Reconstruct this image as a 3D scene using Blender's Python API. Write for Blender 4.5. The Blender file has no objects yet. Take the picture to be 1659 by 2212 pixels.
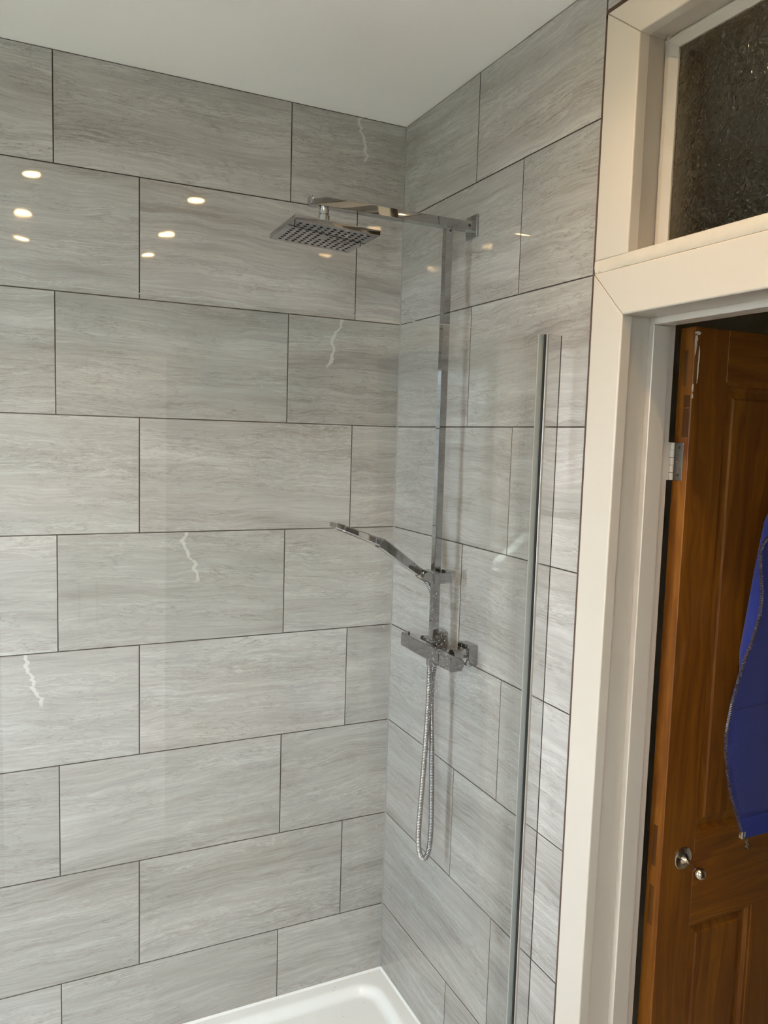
import bpy, bmesh, math, random
from mathutils import Vector, Matrix
random.seed(7)
PI = math.pi
scene = bpy.context.scene
COL = scene.collection

# ------------------------------------------------------------------ camera
cam_d = bpy.data.cameras.new('camera'); cam = bpy.data.objects.new('camera', cam_d); COL.objects.link(cam)
cam_d.sensor_fit = 'VERTICAL'; cam_d.sensor_height = 24.0; cam_d.lens = 1703.138 / 2212 * 24.0
cam_d.clip_start = 0.02
RT = Vector((0.9015738, -0.43161377, 0.02924179)); DN = Vector((-0.0141884, -0.09705923, -0.99517738)); FW = Vector((0.43237044, 0.89681095, -0.09363176))
cam.matrix_world = Matrix(((RT.x, -DN.x, -FW.x, -1.0665), (RT.y, -DN.y, -FW.y, -2.1372), (RT.z, -DN.z, -FW.z, 1.7461), (0, 0, 0, 1)))
scene.camera = cam

# ------------------------------------------------------------------ light and exposure
SKY = 30.0
LAMP = 7.0
LAMP_COL = (1.0, 0.68, 0.38)
world = bpy.data.worlds.new('overcast_sky'); scene.world = world; world.use_nodes = True
bg = world.node_tree.nodes['Background']; bg.inputs[0].default_value = (0.79, 0.905, 1.0, 1); bg.inputs[1].default_value = SKY
# daylight enters by two added windows out of the frame, placed and sized to balance the light: one in the wall behind the photographer, one in the left wall
XL, YF = -2.40, -2.85                       # left wall, wall behind the photographer
WIN_Z0, WIN_Z1 = 0.90, 2.30
WIN_X0, WIN_X1 = -2.37, -1.79               # opening in the wall behind the photographer
WIN_Y0, WIN_Y1 = -1.06, -0.74               # opening in the left wall
def portal(loc, rot, w, h):
    pl = bpy.data.lights.new('window_portal', 'AREA'); pl.shape = 'RECTANGLE'; pl.size = w; pl.size_y = h; pl.cycles.is_portal = True
    po = bpy.data.objects.new('window_portal', pl); COL.objects.link(po); po.location = loc; po.rotation_euler = rot
portal(((WIN_X0 + WIN_X1) / 2, YF - 0.12, (WIN_Z0 + WIN_Z1) / 2), (PI / 2, 0, 0), WIN_X1 - WIN_X0, WIN_Z1 - WIN_Z0)
portal((XL - 0.12, (WIN_Y0 + WIN_Y1) / 2, (WIN_Z0 + WIN_Z1) / 2), (0, -PI / 2, 0), WIN_Z1 - WIN_Z0, WIN_Y1 - WIN_Y0)
vs = scene.view_settings
vs.view_transform = 'Standard'; vs.look = 'None'; vs.exposure = 0.94; vs.gamma = 1.0; vs.use_curve_mapping = False
cy = scene.cycles
cy.use_denoising = True
cy.use_adaptive_sampling = True; cy.adaptive_threshold = 0.10; cy.adaptive_min_samples = 16; cy.use_light_tree = False
cy.max_bounces = 7; cy.diffuse_bounces = 4; cy.glossy_bounces = 4; cy.transmission_bounces = 4; cy.transparent_max_bounces = 10
cy.sample_clamp_indirect = 6.0; cy.blur_glossy = 0.3

# ------------------------------------------------------------------ helpers
WLOC = {}
def wl(o):
    return WLOC.get(o.name, Vector((0, 0, 0))) if o else Vector((0, 0, 0))
def tag(o, label=None, cat=None, group=None, kind=None):
    if label: o['label'] = label
    if cat: o['category'] = cat
    if group: o['group'] = group
    if kind: o['kind'] = kind
    return o
def empty(name, loc):
    o = bpy.data.objects.new(name, None); COL.objects.link(o); o.location = loc; o.empty_display_size = 0.05
    WLOC[o.name] = Vector(loc); return o
def box(bm, lo, hi, bev=0.0, seg=1, mi=0):
    lo = Vector(lo); hi = Vector(hi)
    r = bmesh.ops.create_cube(bm, size=1.0)
    for v in r['verts']:
        v.co = Vector(((lo.x if v.co.x < 0 else hi.x), (lo.y if v.co.y < 0 else hi.y), (lo.z if v.co.z < 0 else hi.z)))
    if bev > 0:
        es = list({e for v in r['verts'] for e in v.link_edges})
        bmesh.ops.bevel(bm, geom=es, offset=bev, segments=seg, affect='EDGES', profile=0.6, clamp_overlap=True)
def prism(bm, pts, axis, a, b):
    """extrude a 2D outline along an axis from a to b; pts are the other two coordinates in xyz order"""
    def mk(p, t):
        return Vector((t, p[0], p[1])) if axis == 0 else Vector((p[0], t, p[1])) if axis == 1 else Vector((p[0], p[1], t))
    A = [bm.verts.new(mk(p, a)) for p in pts]; B = [bm.verts.new(mk(p, b)) for p in pts]
    n = len(pts)
    bm.faces.new(A); bm.faces.new(list(reversed(B)))
    for i in range(n):
        bm.faces.new((A[i], B[i], B[(i + 1) % n], A[(i + 1) % n]))
def frame_axes(d):
    d = d.normalized(); u = d.cross(Vector((0, 0, 1)))
    if u.length < 1e-3: u = d.cross(Vector((0, 1, 0)))
    u.normalize(); return u, d.cross(u).normalized()
def sweep(bm, pts, rad, seg=12, caps=True):
    pts = [Vector(p) for p in pts]; rings = []; n = len(pts); u = None
    for i, p in enumerate(pts):
        d = (pts[min(i + 1, n - 1)] - pts[max(i - 1, 0)])
        if d.length < 1e-9: d = pts[min(i + 2, n - 1)] - pts[max(i - 2, 0)]
        d.normalize()
        if u is None: u, w = frame_axes(d)
        else:
            u = (u - d * u.dot(d)).normalized(); w = d.cross(u)
        r = rad(i) if callable(rad) else rad
        rings.append([bm.verts.new(p + (u * math.cos(2 * PI * k / seg) + w * math.sin(2 * PI * k / seg)) * r) for k in range(seg)])
    for a, b in zip(rings, rings[1:]):
        for k in range(seg): bm.faces.new((a[k], a[(k + 1) % seg], b[(k + 1) % seg], b[k]))
    if caps:
        bm.faces.new(list(reversed(rings[0]))); bm.faces.new(rings[-1])
def lathe(bm, base, axis, prof, seg=24):
    """prof: list of (t along axis, radius)"""
    base = Vector(base); axis = Vector(axis).normalized()
    u, w = frame_axes(axis); rings = []
    for t, r in prof:
        c = base + axis * t
        rings.append([bm.verts.new(c + (u * math.cos(2 * PI * k / seg) + w * math.sin(2 * PI * k / seg)) * max(r, 1e-5)) for k in range(seg)])
    for a, b in zip(rings, rings[1:]):
        for k in range(seg): bm.faces.new((a[k], a[(k + 1) % seg], b[(k + 1) % seg], b[k]))
    bm.faces.new(list(reversed(rings[0]))); bm.faces.new(rings[-1])
def build(name, bm, mat, parent=None, loc=None, smooth=None, kind=None):
    bmesh.ops.recalc_face_normals(bm, faces=bm.faces)
    cs = [v.co for v in bm.verts]
    if loc is None:
        mn = Vector((min(c.x for c in cs), min(c.y for c in cs), min(c.z for c in cs))); mx = Vector((max(c.x for c in cs), max(c.y for c in cs), max(c.z for c in cs)))
        loc = Vector(((mn.x + mx.x) / 2, (mn.y + mx.y) / 2, mn.z))
    loc = Vector(loc)
    for v in bm.verts: v.co -= loc
    me = bpy.data.meshes.new(name); 
    if smooth is not None:
        for f in bm.faces: f.smooth = True
        for e in bm.edges:
            if len(e.link_faces) == 2 and e.calc_face_angle(0) > smooth: e.smooth = False
    bm.to_mesh(me); bm.free()
    for m in (mat if isinstance(mat, (list, tuple)) else [mat]): me.materials.append(m)
    o = bpy.data.objects.new(name, me); COL.objects.link(o)
    if parent: o.parent = parent
    o.location = loc - wl(parent); WLOC[o.name] = loc
    if smooth is not None and smooth <= 0.75:
        wn = o.modifiers.new('weighted_normals', 'WEIGHTED_NORMAL'); wn.keep_sharp = True; wn.weight = 80
    if kind: o['kind'] = kind
    return o
def bxo(name, lo, hi, mat, parent=None, bev=0.0, seg=1, kind=None):
    bm = bmesh.new(); box(bm, lo, hi, bev, seg)
    return build(name, bm, mat, parent, kind=kind, smooth=0.6 if bev and seg > 1 else None)

# ------------------------------------------------------------------ materials
class N:
    def __init__(s, name):
        s.m = bpy.data.materials.new(name); s.m.use_nodes = True; s.t = s.m.node_tree
        s.b = s.t.nodes['Principled BSDF']; s.out = s.t.nodes['Material Output']
    def n(s, typ, **kw):
        x = s.t.nodes.new(typ)
        for k, v in kw.items(): setattr(x, k, v)
        return x
    def l(s, a, b): s.t.links.new(a, b)
    def math(s, op, a, b=None, c=None, clamp=False):
        x = s.n('ShaderNodeMath', operation=op, use_clamp=clamp)
        for i, v in enumerate((a, b, c)):
            if v is None: continue
            if isinstance(v, (int, float)): x.inputs[i].default_value = v
            else: s.l(v, x.inputs[i])
        return x.outputs[0]
    def noise(s, vec, scale, detail=4, rough=0.55, dist=0.0):
        x = s.n('ShaderNodeTexNoise'); s.l(vec, x.inputs['Vector'])
        x.inputs['Scale'].default_value = scale; x.inputs['Detail'].default_value = detail; x.inputs['Roughness'].default_value = rough; x.inputs['Distortion'].default_value = dist
        return x.outputs[0]
    def comb(s, x, y, z):
        c = s.n('ShaderNodeCombineXYZ')
        for i, v in enumerate((x, y, z)):
            if isinstance(v, (int, float)): c.inputs[i].default_value = v
            else: s.l(v, c.inputs[i])
        return c.outputs[0]
    def ramp(s, fac, stops, interp='LINEAR'):
        r = s.n('ShaderNodeValToRGB'); s.l(fac, r.inputs[0]); r.color_ramp.interpolation = interp
        e = r.color_ramp.elements
        while len(e) < len(stops): e.new(0.5)
        for i, (p, c) in enumerate(stops):
            e[i].position = p; e[i].color = (c, c, c, 1) if isinstance(c, (int, float)) else (*c, 1)
        return r.outputs[0]
    def mix(s, fac, a, b, typ='MIX'):
        x = s.n('ShaderNodeMix', data_type='RGBA', blend_type=typ)
        for sock, v in ((x.inputs[0], fac), (x.inputs[6], a), (x.inputs[7], b)):
            if isinstance(v, (int, float)): sock.default_value = v
            elif isinstance(v, tuple): sock.default_value = (*v, 1)
            else: s.l(v, sock)
        return x.outputs[2]
    def bump(s, h, strength, dist=0.001):
        b = s.n('ShaderNodeBump'); s.l(h, b.inputs['Height']); b.inputs['Strength'].default_value = strength; b.inputs['Distance'].default_value = dist
        s.l(b.outputs[0], s.b.inputs['Normal']); return b
    def obj(s):
        t = s.n('ShaderNodeTexCoord'); x = s.n('ShaderNodeSeparateXYZ'); s.l(t.outputs['Object'], x.inputs[0])
        return t.outputs['Object'], x.outputs[0], x.outputs[1], x.outputs[2]
    def set(s, **kw):
        for k, v in kw.items(): s.b.inputs[k.replace('_', ' ')].default_value = v
        return s
def plain(name, col, rough=0.5, metal=0.0, noise=0.0, nscale=8, bump=0.0, bscale=60, coat=0.0):
    a = N(name); a.set(Roughness=rough, Metallic=metal)
    v, x, y, z = a.obj()
    if noise:
        f = a.noise(v, nscale, 5)
        a.l(a.mix(f, tuple(c * (1 - noise) for c in col), tuple(min(1, c * (1 + noise)) for c in col)), a.b.inputs['Base Color'])
    else: a.b.inputs['Base Color'].default_value = (*col, 1)
    if bump: a.bump(a.noise(v, bscale, 3), bump)
    if coat: a.b.inputs['Coat Weight'].default_value = coat; a.b.inputs['Coat Roughness'].default_value = 0.08
    return a.m

def tile_material():
    a = N('grey_stone_porcelain')
    v, x, y, z = a.obj()
    inf = a.n('ShaderNodeObjectInfo'); R = inf.outputs['Random']
    flip = a.math('SUBTRACT', a.math('MULTIPLY', a.math('GREATER_THAN', a.math('FRACT', a.math('MULTIPLY', R, 37.0)), 0.5), 2.0), 1.0)
    off = a.math('MULTIPLY', R, 91.0)
    u = a.math('MULTIPLY', x, flip); w = z
    # gentle folding of the beds
    wv = a.comb(a.math('ADD', a.math('MULTIPLY', u, 2.0), off), off, a.math('MULTIPLY', w, 4.0))
    warp = a.math('MULTIPLY', a.math('SUBTRACT', a.noise(wv, 1.0, 3, 0.6), 0.5), 0.085)
    ww = a.math('ADD', a.math('ADD', w, warp), a.math('MULTIPLY', u, 0.03))
    def bands(su, sw, detail, rough, o2, dist=0.0):
        return a.noise(a.comb(a.math('ADD', a.math('MULTIPLY', u, su), off), a.math('ADD', off, o2), a.math('MULTIPLY', ww, sw)), 1.0, detail, rough, dist)
    broad = bands(1.3, 10.0, 3, 0.5, 0.0)
    mid = bands(2.6, 55.0, 5, 0.66, 3.0)
    fine = bands(8.0, 240.0, 4, 0.7, 9.0)
    grain = a.noise(v, 500.0, 2, 0.6)
    t = a.math('ADD', a.math('ADD', a.math('MULTIPLY', broad, 0.42), a.math('MULTIPLY', mid, 0.30)), a.math('ADD', a.math('MULTIPLY', fine, 0.30), a.math('MULTIPLY', grain, 0.08)))
    col = a.ramp(t, [(0.41, (0.235, 0.216, 0.206)), (0.50, (0.320, 0.303, 0.292)), (0.57, (0.365, 0.350, 0.339)), (0.65, (0.435, 0.422, 0.411)), (0.73, (0.50, 0.487, 0.476))])
    # contour-like bedding: thin dark and thin pale lines running with the beds
    cn = a.math('MULTIPLY', bands(2.0, 13.0, 6, 0.62, 17.0), 15.0)
    fr = a.math('ABSOLUTE', a.math('SUBTRACT', a.math('FRACT', cn), 0.5))
    dm = a.math('MULTIPLY', a.ramp(fr, [(0.0, 1.0), (0.075, 0.0)]), a.ramp(bands(2.2, 11.0, 2, 0.6, 23.0), [(0.47, 0.0), (0.60, 1.0)]))
    col = a.mix(a.math('MULTIPLY', dm, 0.58), col, (0.15, 0.135, 0.125))
    pm = a.math('MULTIPLY', a.ramp(fr, [(0.38, 0.0), (0.5, 1.0)]), a.ramp(bands(2.0, 9.0, 2, 0.6, 41.0), [(0.48, 0.0), (0.64, 1.0)]))
    col = a.mix(a.math('MULTIPLY', pm, 0.36), col, (0.58, 0.57, 0.55))
    # finer broken striae
    c2 = a.math('MULTIPLY', bands(5.5, 60.0, 5, 0.62, 57.0), 9.0)
    f2 = a.math('ABSOLUTE', a.math('SUBTRACT', a.math('FRACT', c2), 0.5))
    sm = a.ramp(bands(1.6, 12.0, 2, 0.6, 63.0), [(0.44, 0.0), (0.58, 1.0)])
    col = a.mix(a.math('MULTIPLY', a.math('MULTIPLY', a.ramp(f2, [(0.0, 1.0), (0.14, 0.0)]), sm), 0.34), col, (0.19, 0.172, 0.162))
    col = a.mix(a.math('MULTIPLY', a.math('MULTIPLY', a.ramp(f2, [(0.34, 0.0), (0.5, 1.0)]), sm), 0.20), col, (0.56, 0.545, 0.53))
    # fine crackle, only here and there
    cw = a.comb(a.math('ADD', a.math('MULTIPLY', u, 15.0), a.math('ADD', off, a.math('MULTIPLY', mid, 3.0))), off, a.math('ADD', a.math('MULTIPLY', w, 34.0), a.math('MULTIPLY', fine, 2.6)))
    vo = a.n('ShaderNodeTexVoronoi', feature='DISTANCE_TO_EDGE'); a.l(cw, vo.inputs['Vector']); vo.inputs['Scale'].default_value = 1.0
    cm = a.math('MULTIPLY', a.ramp(vo.outputs['Distance'], [(0.0, 1.0), (0.04, 0.0)]), a.ramp(a.noise(a.comb(a.math('ADD', a.math('MULTIPLY', u, 4.5), off), off, a.math('MULTIPLY', w, 9.0)), 1.0, 2), [(0.52, 0.0), (0.62, 1.0)]))
    col = a.mix(a.math('MULTIPLY', cm, 0.55), col, (0.16, 0.147, 0.138))
    # soft smoky clouds
    cl = a.noise(a.comb(a.math('ADD', a.math('MULTIPLY', u, 3.0), off), off, a.math('MULTIPLY', w, 6.0)), 1.0, 2, 0.6)
    col = a.mix(a.math('MULTIPLY', a.ramp(cl, [(0.55, 0.0), (0.72, 1.0)]), 0.30), col, (0.27, 0.262, 0.255))
    # one steep milky vein on a few tiles of the print
    vx = a.noise(a.comb(off, a.math('MULTIPLY', w, 14.0), off), 1.0, 4, 0.6)
    cx = a.math('ADD', a.math('MULTIPLY', a.math('SUBTRACT', vx, 0.5), 0.10), a.math('ADD', a.math('SUBTRACT', u, 0.06), a.math('MULTIPLY', w, 0.25)))
    wd = a.math('MULTIPLY', a.noise(a.comb(a.math('MULTIPLY', w, 45.0), off, u), 1.0, 3), 0.009)
    vm = a.math('LESS_THAN', a.math('ABSOLUTE', cx), wd)
    vm = a.math('MULTIPLY', vm, a.ramp(a.math('ADD', a.math('MULTIPLY', w, 3.0), 0.5), [(0.52, 0.0), (0.56, 1.0)]))
    vm = a.math('MULTIPLY', vm, a.math('GREATER_THAN', a.math('FRACT', a.math('MULTIPLY', R, 13.0)), 0.91))
    col = a.mix(a.math('MULTIPLY', vm, 0.55), col, (0.60, 0.59, 0.57))
    # faint mauve-brown staining
    col = a.mix(a.math('MULTIPLY', a.ramp(bands(1.2, 5.0, 2, 0.6, 77.0), [(0.48, 0.0), (0.68, 1.0)]), 0.35), col, a.mix(1.0, col, (1.04, 0.955, 0.945), 'MULTIPLY'))
    # tile-to-tile tone
    tone = a.math('ADD', 0.93, a.math('MULTIPLY', a.math('FRACT', a.math('MULTIPLY', R, 7.3)), 0.13))
    col = a.mix(1.0, col, a.comb(a.math('MULTIPLY', tone, 1.005), a.math('MULTIPLY', tone, 0.99), a.math('MULTIPLY', tone, 0.965)), 'MULTIPLY')
    a.l(col, a.b.inputs['Base Color'])
    a.set(Roughness=0.035); a.b.inputs['IOR'].default_value = 1.5
    a.bump(a.noise(v, 9.0, 1), 0.12, 0.004)
    return a.m

def wood_material(name, axis, tint=1.0):
    a = N(name); v, x, y, z = a.obj()
    inf = a.n('ShaderNodeObjectInfo'); off = a.math('MULTIPLY', inf.outputs['Random'], 53.0)
    L, A_, = (z, x) if axis == 2 else (x, z)
    wv = a.comb(a.math('ADD', a.math('MULTIPLY', A_, 9.0), off), a.math('ADD', a.math('MULTIPLY', y, 9.0), off), a.math('MULTIPLY', L, 1.3))
    wob = a.noise(wv, 1.0, 3)
    g = a.noise(a.comb(a.math('ADD', a.math('MULTIPLY', A_, 55.0), a.math('ADD', off, a.math('MULTIPLY', wob, 9.0))), a.math('MULTIPLY', y, 55.0), a.math('MULTIPLY', L, 2.2)), 1.0, 5, 0.6)
    f = a.noise(a.comb(a.math('MULTIPLY', A_, 420.0), a.math('MULTIPLY', y, 420.0), a.math('ADD', off, a.math('MULTIPLY', L, 9.0))), 1.0, 3)
    t = a.math('ADD', a.math('MULTIPLY', g, 0.8), a.math('MULTIPLY', f, 0.2))
    d = lambda r, g_, b: (r * tint, g_ * tint, b * tint)
    col = a.ramp(t, [(0.30, d(0.072, 0.0195, 0.0010)), (0.5, d(0.125, 0.039, 0.0021)), (0.68, d(0.20, 0.072, 0.005))])
    vo = a.n('ShaderNodeTexVoronoi', feature='F1'); vo.inputs['Scale'].default_value = 1.0
    a.l(a.comb(a.math('ADD', a.math('MULTIPLY', A_, 9.0), off), 0.0, a.math('ADD', off, a.math('MULTIPLY', L, 4.2))), vo.inputs['Vector'])
    km = a.ramp(vo.outputs['Distance'], [(0.05, 1.0), (0.12, 0.0)])
    col = a.mix(a.math('MULTIPLY', km, 0.8), col, d(0.10, 0.022, 0.004))
    a.l(col, a.b.inputs['Base Color'])
    a.set(Roughness=0.5, Specular_IOR_Level=0.3)
    a.bump(t, 0.15, 0.001)
    return a.m

def glass_sheet(name, tint, ior=1.5, bump=None, rough=0.0):
    """pane seen as two faces: clear transmission plus Fresnel reflection"""
    a = N(name); a.t.nodes.remove(a.b)
    tr = a.n('ShaderNodeBsdfTransparent'); tr.inputs[0].default_value = (*tint, 1)
    gl = a.n('ShaderNodeBsdfGlossy'); gl.inputs['Roughness'].default_value = rough
    fr = a.n('ShaderNodeFresnel'); fr.inputs[0].default_value = ior
    geo = a.n('ShaderNodeNewGeometry')
    mx = a.n('ShaderNodeMixShader')
    # back faces: Fresnel as seen from outside too, so the sheet never goes into total reflection
    n2 = a.n('ShaderNodeVectorMath', operation='SCALE'); a.l(geo.outputs['True Normal'], n2.inputs[0]); n2.inputs['Scale'].default_value = 1.0
    lw = a.n('ShaderNodeLayerWeight'); lw.inputs[0].default_value = 0.5
    f5 = a.math('POWER', lw.outputs['Facing'], 5.0)
    fac = a.math('ADD', 0.04, a.math('MULTIPLY', f5, 0.96))
    a.l(fac, mx.inputs[0]); a.l(tr.outputs[0], mx.inputs[1]); a.l(gl.outputs[0], mx.inputs[2]); a.l(mx.outputs[0], a.out.inputs[0])
    a.t.nodes.remove(fr); a.t.nodes.remove(n2); a.t.nodes.remove(geo)
    return a.m

def textured_glass():
    a = N('obscured_glass'); v, x, y, z = a.obj()
    a.set(Roughness=0.08, Transmission_Weight=1.0, IOR=1.45); a.b.inputs['Base Color'].default_value = (0.72, 0.68, 0.58, 1)
    wn = a.noise(v, 22.0, 2); wc = a.n('ShaderNodeVectorMath', operation='ADD'); a.l(v, wc.inputs[0]); a.l(a.comb(a.math('MULTIPLY', wn, 0.02), a.math('MULTIPLY', wn, 0.03), a.math('MULTIPLY', wn, 0.02)), wc.inputs[1])
    vo = a.n('ShaderNodeTexVoronoi', feature='DISTANCE_TO_EDGE'); a.l(wc.outputs[0], vo.inputs['Vector']); vo.inputs['Scale'].default_value = 85.0
    h = a.math('ADD', a.ramp(vo.outputs['Distance'], [(0.0, 1.0), (0.22, 0.0)], 'EASE'), a.math('MULTIPLY', a.noise(v, 40.0, 2), 0.8))
    a.bump(h, 0.29, 0.0020)
    return a.m

def emitter(name, col, s):
    a = N(name); e = a.n('ShaderNodeEmission'); e.inputs[0].default_value = (*col, 1); e.inputs[1].default_value = s
    a.t.nodes.remove(a.b); a.l(e.outputs[0], a.out.inputs[0]); return a.m

M = {}
M['tile'] = tile_material()
M['grout'] = plain('dark_grout', (0.035, 0.029, 0.024), 0.9, noise=0.2, nscale=40)
M['seal'] = plain('grey_silicone', (0.24, 0.235, 0.226), 0.4, noise=0.06, nscale=20)
M['ceiling'] = plain('ceiling_paint', (0.86, 0.835, 0.80), 0.9, noise=0.012, nscale=3, bump=0.05, bscale=300)
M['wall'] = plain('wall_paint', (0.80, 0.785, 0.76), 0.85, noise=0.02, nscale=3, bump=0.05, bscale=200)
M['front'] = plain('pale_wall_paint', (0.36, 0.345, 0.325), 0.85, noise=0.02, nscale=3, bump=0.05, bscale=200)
M['hall'] = plain('hall_paint', (0.66, 0.60, 0.50), 0.9, noise=0.04, nscale=2, bump=0.05, bscale=120)
M['frame'] = plain('cream_gloss_paint', (0.50, 0.45, 0.39), 0.32, noise=0.02, nscale=5, bump=0.12, bscale=70)
M['oldpaint'] = plain('chipped_cream_paint', (0.51, 0.45, 0.37), 0.6, noise=0.08, nscale=40, bump=0.8, bscale=55)
M['gap'] = plain('brown_gap_filler', (0.075, 0.045, 0.03), 0.8, noise=0.2, nscale=30)
M['wood'] = wood_material('varnished_pine_upright', 2)
M['woodx'] = wood_material('varnished_pine_across', 0)
M['woodd'] = wood_material('dark_pine_patch', 2, 0.45)
M['chrome'] = plain('polished_chrome', (0.43, 0.435, 0.445), 0.03, 1.0)
M['chrome_hose'] = plain('hose_steel', (0.55, 0.55, 0.56), 0.12, 1.0)
M['hosedark'] = plain('hose_groove', (0.10, 0.10, 0.105), 0.35, 0.8)
M['alu'] = plain('bright_aluminium', (0.80, 0.80, 0.80), 0.10, 1.0)
_nz = N('nozzle_silicone'); _nz.set(Roughness=0.8, Specular_IOR_Level=0.1); _nz.b.inputs['Base Color'].default_value = (0.006, 0.006, 0.007, 1); M['nozzle'] = _nz.m
M['satin'] = plain('satin_aluminium', (0.55, 0.57, 0.555), 0.45, 0.3)
M['rubber'] = plain('black_rubber', (0.012, 0.012, 0.012), 0.5)
M['steel'] = plain('dull_steel', (0.17, 0.155, 0.135), 0.45, 0.75, noise=0.2, nscale=60)
M['nickel'] = plain('worn_nickel', (0.46, 0.41, 0.34), 0.18, 1.0, noise=0.12, nscale=40)
M['glass'] = glass_sheet('clear_glass', (0.980, 0.987, 0.980))
M['glassedge'] = plain('green_glass_edge', (0.62, 0.66, 0.63), 0.15)
M['tilebody'] = plain('tile_body', (0.07, 0.06, 0.052), 0.9)
M['pane'] = glass_sheet('window_glass', (0.96, 0.97, 0.97))
M['obscure'] = textured_glass()
M['tray'] = plain('white_acrylic', (0.83, 0.83, 0.825), 0.10, coat=0.4)
M['floor'] = plain('grey_vinyl_floor', (0.60, 0.58, 0.55), 0.5, noise=0.1, nscale=6)
M['ground'] = plain('outdoor_ground', (0.12, 0.13, 0.09), 0.95, noise=0.3, nscale=0.8)
M['white'] = plain('white_gloss', (0.82, 0.82, 0.82), 0.3)
M['lens'] = emitter('warm_lamp', (1.0, 0.66, 0.28), 70.0)
M['drop'] = None
d_ = N('water_drop')  # white translucent colour stands in for the sparkle of refracted light
_tl = d_.n('ShaderNodeBsdfTranslucent'); _tl.inputs[0].default_value = (1, 1, 1, 1)
_tr = d_.n('ShaderNodeBsdfTransparent'); _gl = d_.n('ShaderNodeBsdfGlossy'); _gl.inputs['Roughness'].default_value = 0.05
_m1 = d_.n('ShaderNodeMixShader'); _m1.inputs[0].default_value = 0.35; d_.l(_tl.outputs[0], _m1.inputs[1]); d_.l(_tr.outputs[0], _m1.inputs[2])
_m2 = d_.n('ShaderNodeMixShader'); _m2.inputs[0].default_value = 0.25; d_.l(_m1.outputs[0], _m2.inputs[1]); d_.l(_gl.outputs[0], _m2.inputs[2])
d_.l(_m2.outputs[0], d_.out.inputs[0]); d_.t.nodes.remove(d_.b); M['drop'] = d_.m
# hoodie fabric
fb = N('blue_jersey'); v_, x_, y_, z_ = fb.obj()
fb.l(fb.mix(fb.noise(v_, 9.0, 4), (0.005, 0.010, 0.095), (0.010, 0.018, 0.145)), fb.b.inputs['Base Color']); fb.set(Roughness=0.95, Sheen_Weight=0.08)
fb.bump(fb.noise(v_, 700.0, 2), 0.3, 0.0008); M['jersey'] = fb.m
M['jerseyd'] = plain('dark_blue_rib', (0.010, 0.019, 0.15), 0.95, noise=0.2, nscale=60, bump=0.3, bscale=500)
M['tape'] = plain('navy_zip_tape', (0.006, 0.008, 0.04), 0.8)

# ------------------------------------------------------------------ the room
ZC = 2.6476            # ceiling
TRAY = 0.05            # top of shower tray
LX = 0.141             # far edge of the frame linings
WT = 0.155             # thickness of the door wall
DY0, DY1 = -0.945, -1.640   # door opening
o = bxo('floor', (XL - .22, YF - .22, -0.10), (WT, 0.15, 0.0), M['floor']); tag(o, 'grey bathroom floor', 'floor', kind='structure')
o = bxo('ceiling', (XL - .22, YF - .22, ZC), (WT, 0.15, ZC + .12), M['ceiling']); tag(o, 'plain off-white ceiling over the shower', 'ceiling', kind='structure')
wall_back = bxo('wall_back', (XL - .1, 0.0010, 0), (0.15, 0.15, ZC), M['grout']); tag(wall_back, 'long grey stone-tiled shower wall to the left of the corner', 'wall', kind='structure')
bm = bmesh.new()
box(bm, (0.0010, -0.925, 0), (LX, 0.001, ZC)); box(bm, (0.0010, DY1, 2.525), (LX, -0.925, ZC)); 
wall_right = build('wall_right', bm, M['grout']); tag(wall_right, 'grey stone-tiled wall carrying the chrome shower and the doorway', 'wall', kind='structure')
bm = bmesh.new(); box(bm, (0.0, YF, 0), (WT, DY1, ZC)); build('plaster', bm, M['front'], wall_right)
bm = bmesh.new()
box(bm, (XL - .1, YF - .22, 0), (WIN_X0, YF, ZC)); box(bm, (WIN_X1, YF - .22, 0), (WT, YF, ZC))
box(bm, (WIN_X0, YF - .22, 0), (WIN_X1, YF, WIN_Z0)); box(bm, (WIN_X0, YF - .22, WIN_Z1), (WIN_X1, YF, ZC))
o = build('wall_front', bm, M['front']); tag(o, 'painted wall behind the photographer with an added daylight window', 'wall', kind='structure')
bm = bmesh.new()
box(bm, (XL - .22, YF - .22, 0), (XL, 0.001, WIN_Z0)); box(bm, (XL - .22, YF - .22, WIN_Z1), (XL, 0.001, ZC))
box(bm, (XL - .22, YF - .22, WIN_Z0), (XL, WIN_Y0, WIN_Z1)); box(bm, (XL - .22, WIN_Y1, WIN_Z0), (XL, 0.001, WIN_Z1))
o = build('wall_left', bm, M['wall']); tag(o, 'plain painted wall at the left end of the bathroom', 'wall', kind='structure')
o = bxo('ground', (-60, -60, -3.2), (60, 60, -3.0), M['ground']); tag(o, 'dull ground outside the bathroom windows', 'ground', kind='structure')
def add_window(name, label, P):
    """P(u, d, z): u along the opening, d = 0 at the inner face going outwards"""
    def bx(nm, u0, u1, d0, d1, z0, z1, mat, par):
        p, q = Vector(P(u0, d0, z0)), Vector(P(u1, d1, z1))
        return bxo(nm, [min(a, b) for a, b in zip(p, q)], [max(a, b) for a, b in zip(p, q)], mat, par, .004 if nm != 'pane' else 0)
    U = P.U; um = (U[0] + U[1]) / 2
    w = empty(name, P(um, .13, WIN_Z0)); tag(w, label, 'window', kind='structure')
    bx('sill', U[0], U[1], .10, .16, WIN_Z0, WIN_Z0 + .04, M['white'], w); bx('head', U[0], U[1], .10, .16, WIN_Z1 - .04, WIN_Z1, M['white'], w)
    for u in (U[0], U[1] - .04): bx('stile', u, u + .04, .10, .16, WIN_Z0 + .04, WIN_Z1 - .04, M['white'], w)
    bx('pane', U[0] + .04, U[1] - .04, .128, .132, WIN_Z0 + .04, WIN_Z1 - .04, M['pane'], w)
P2 = lambda u, d, z: (u, YF - d, z)
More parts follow.
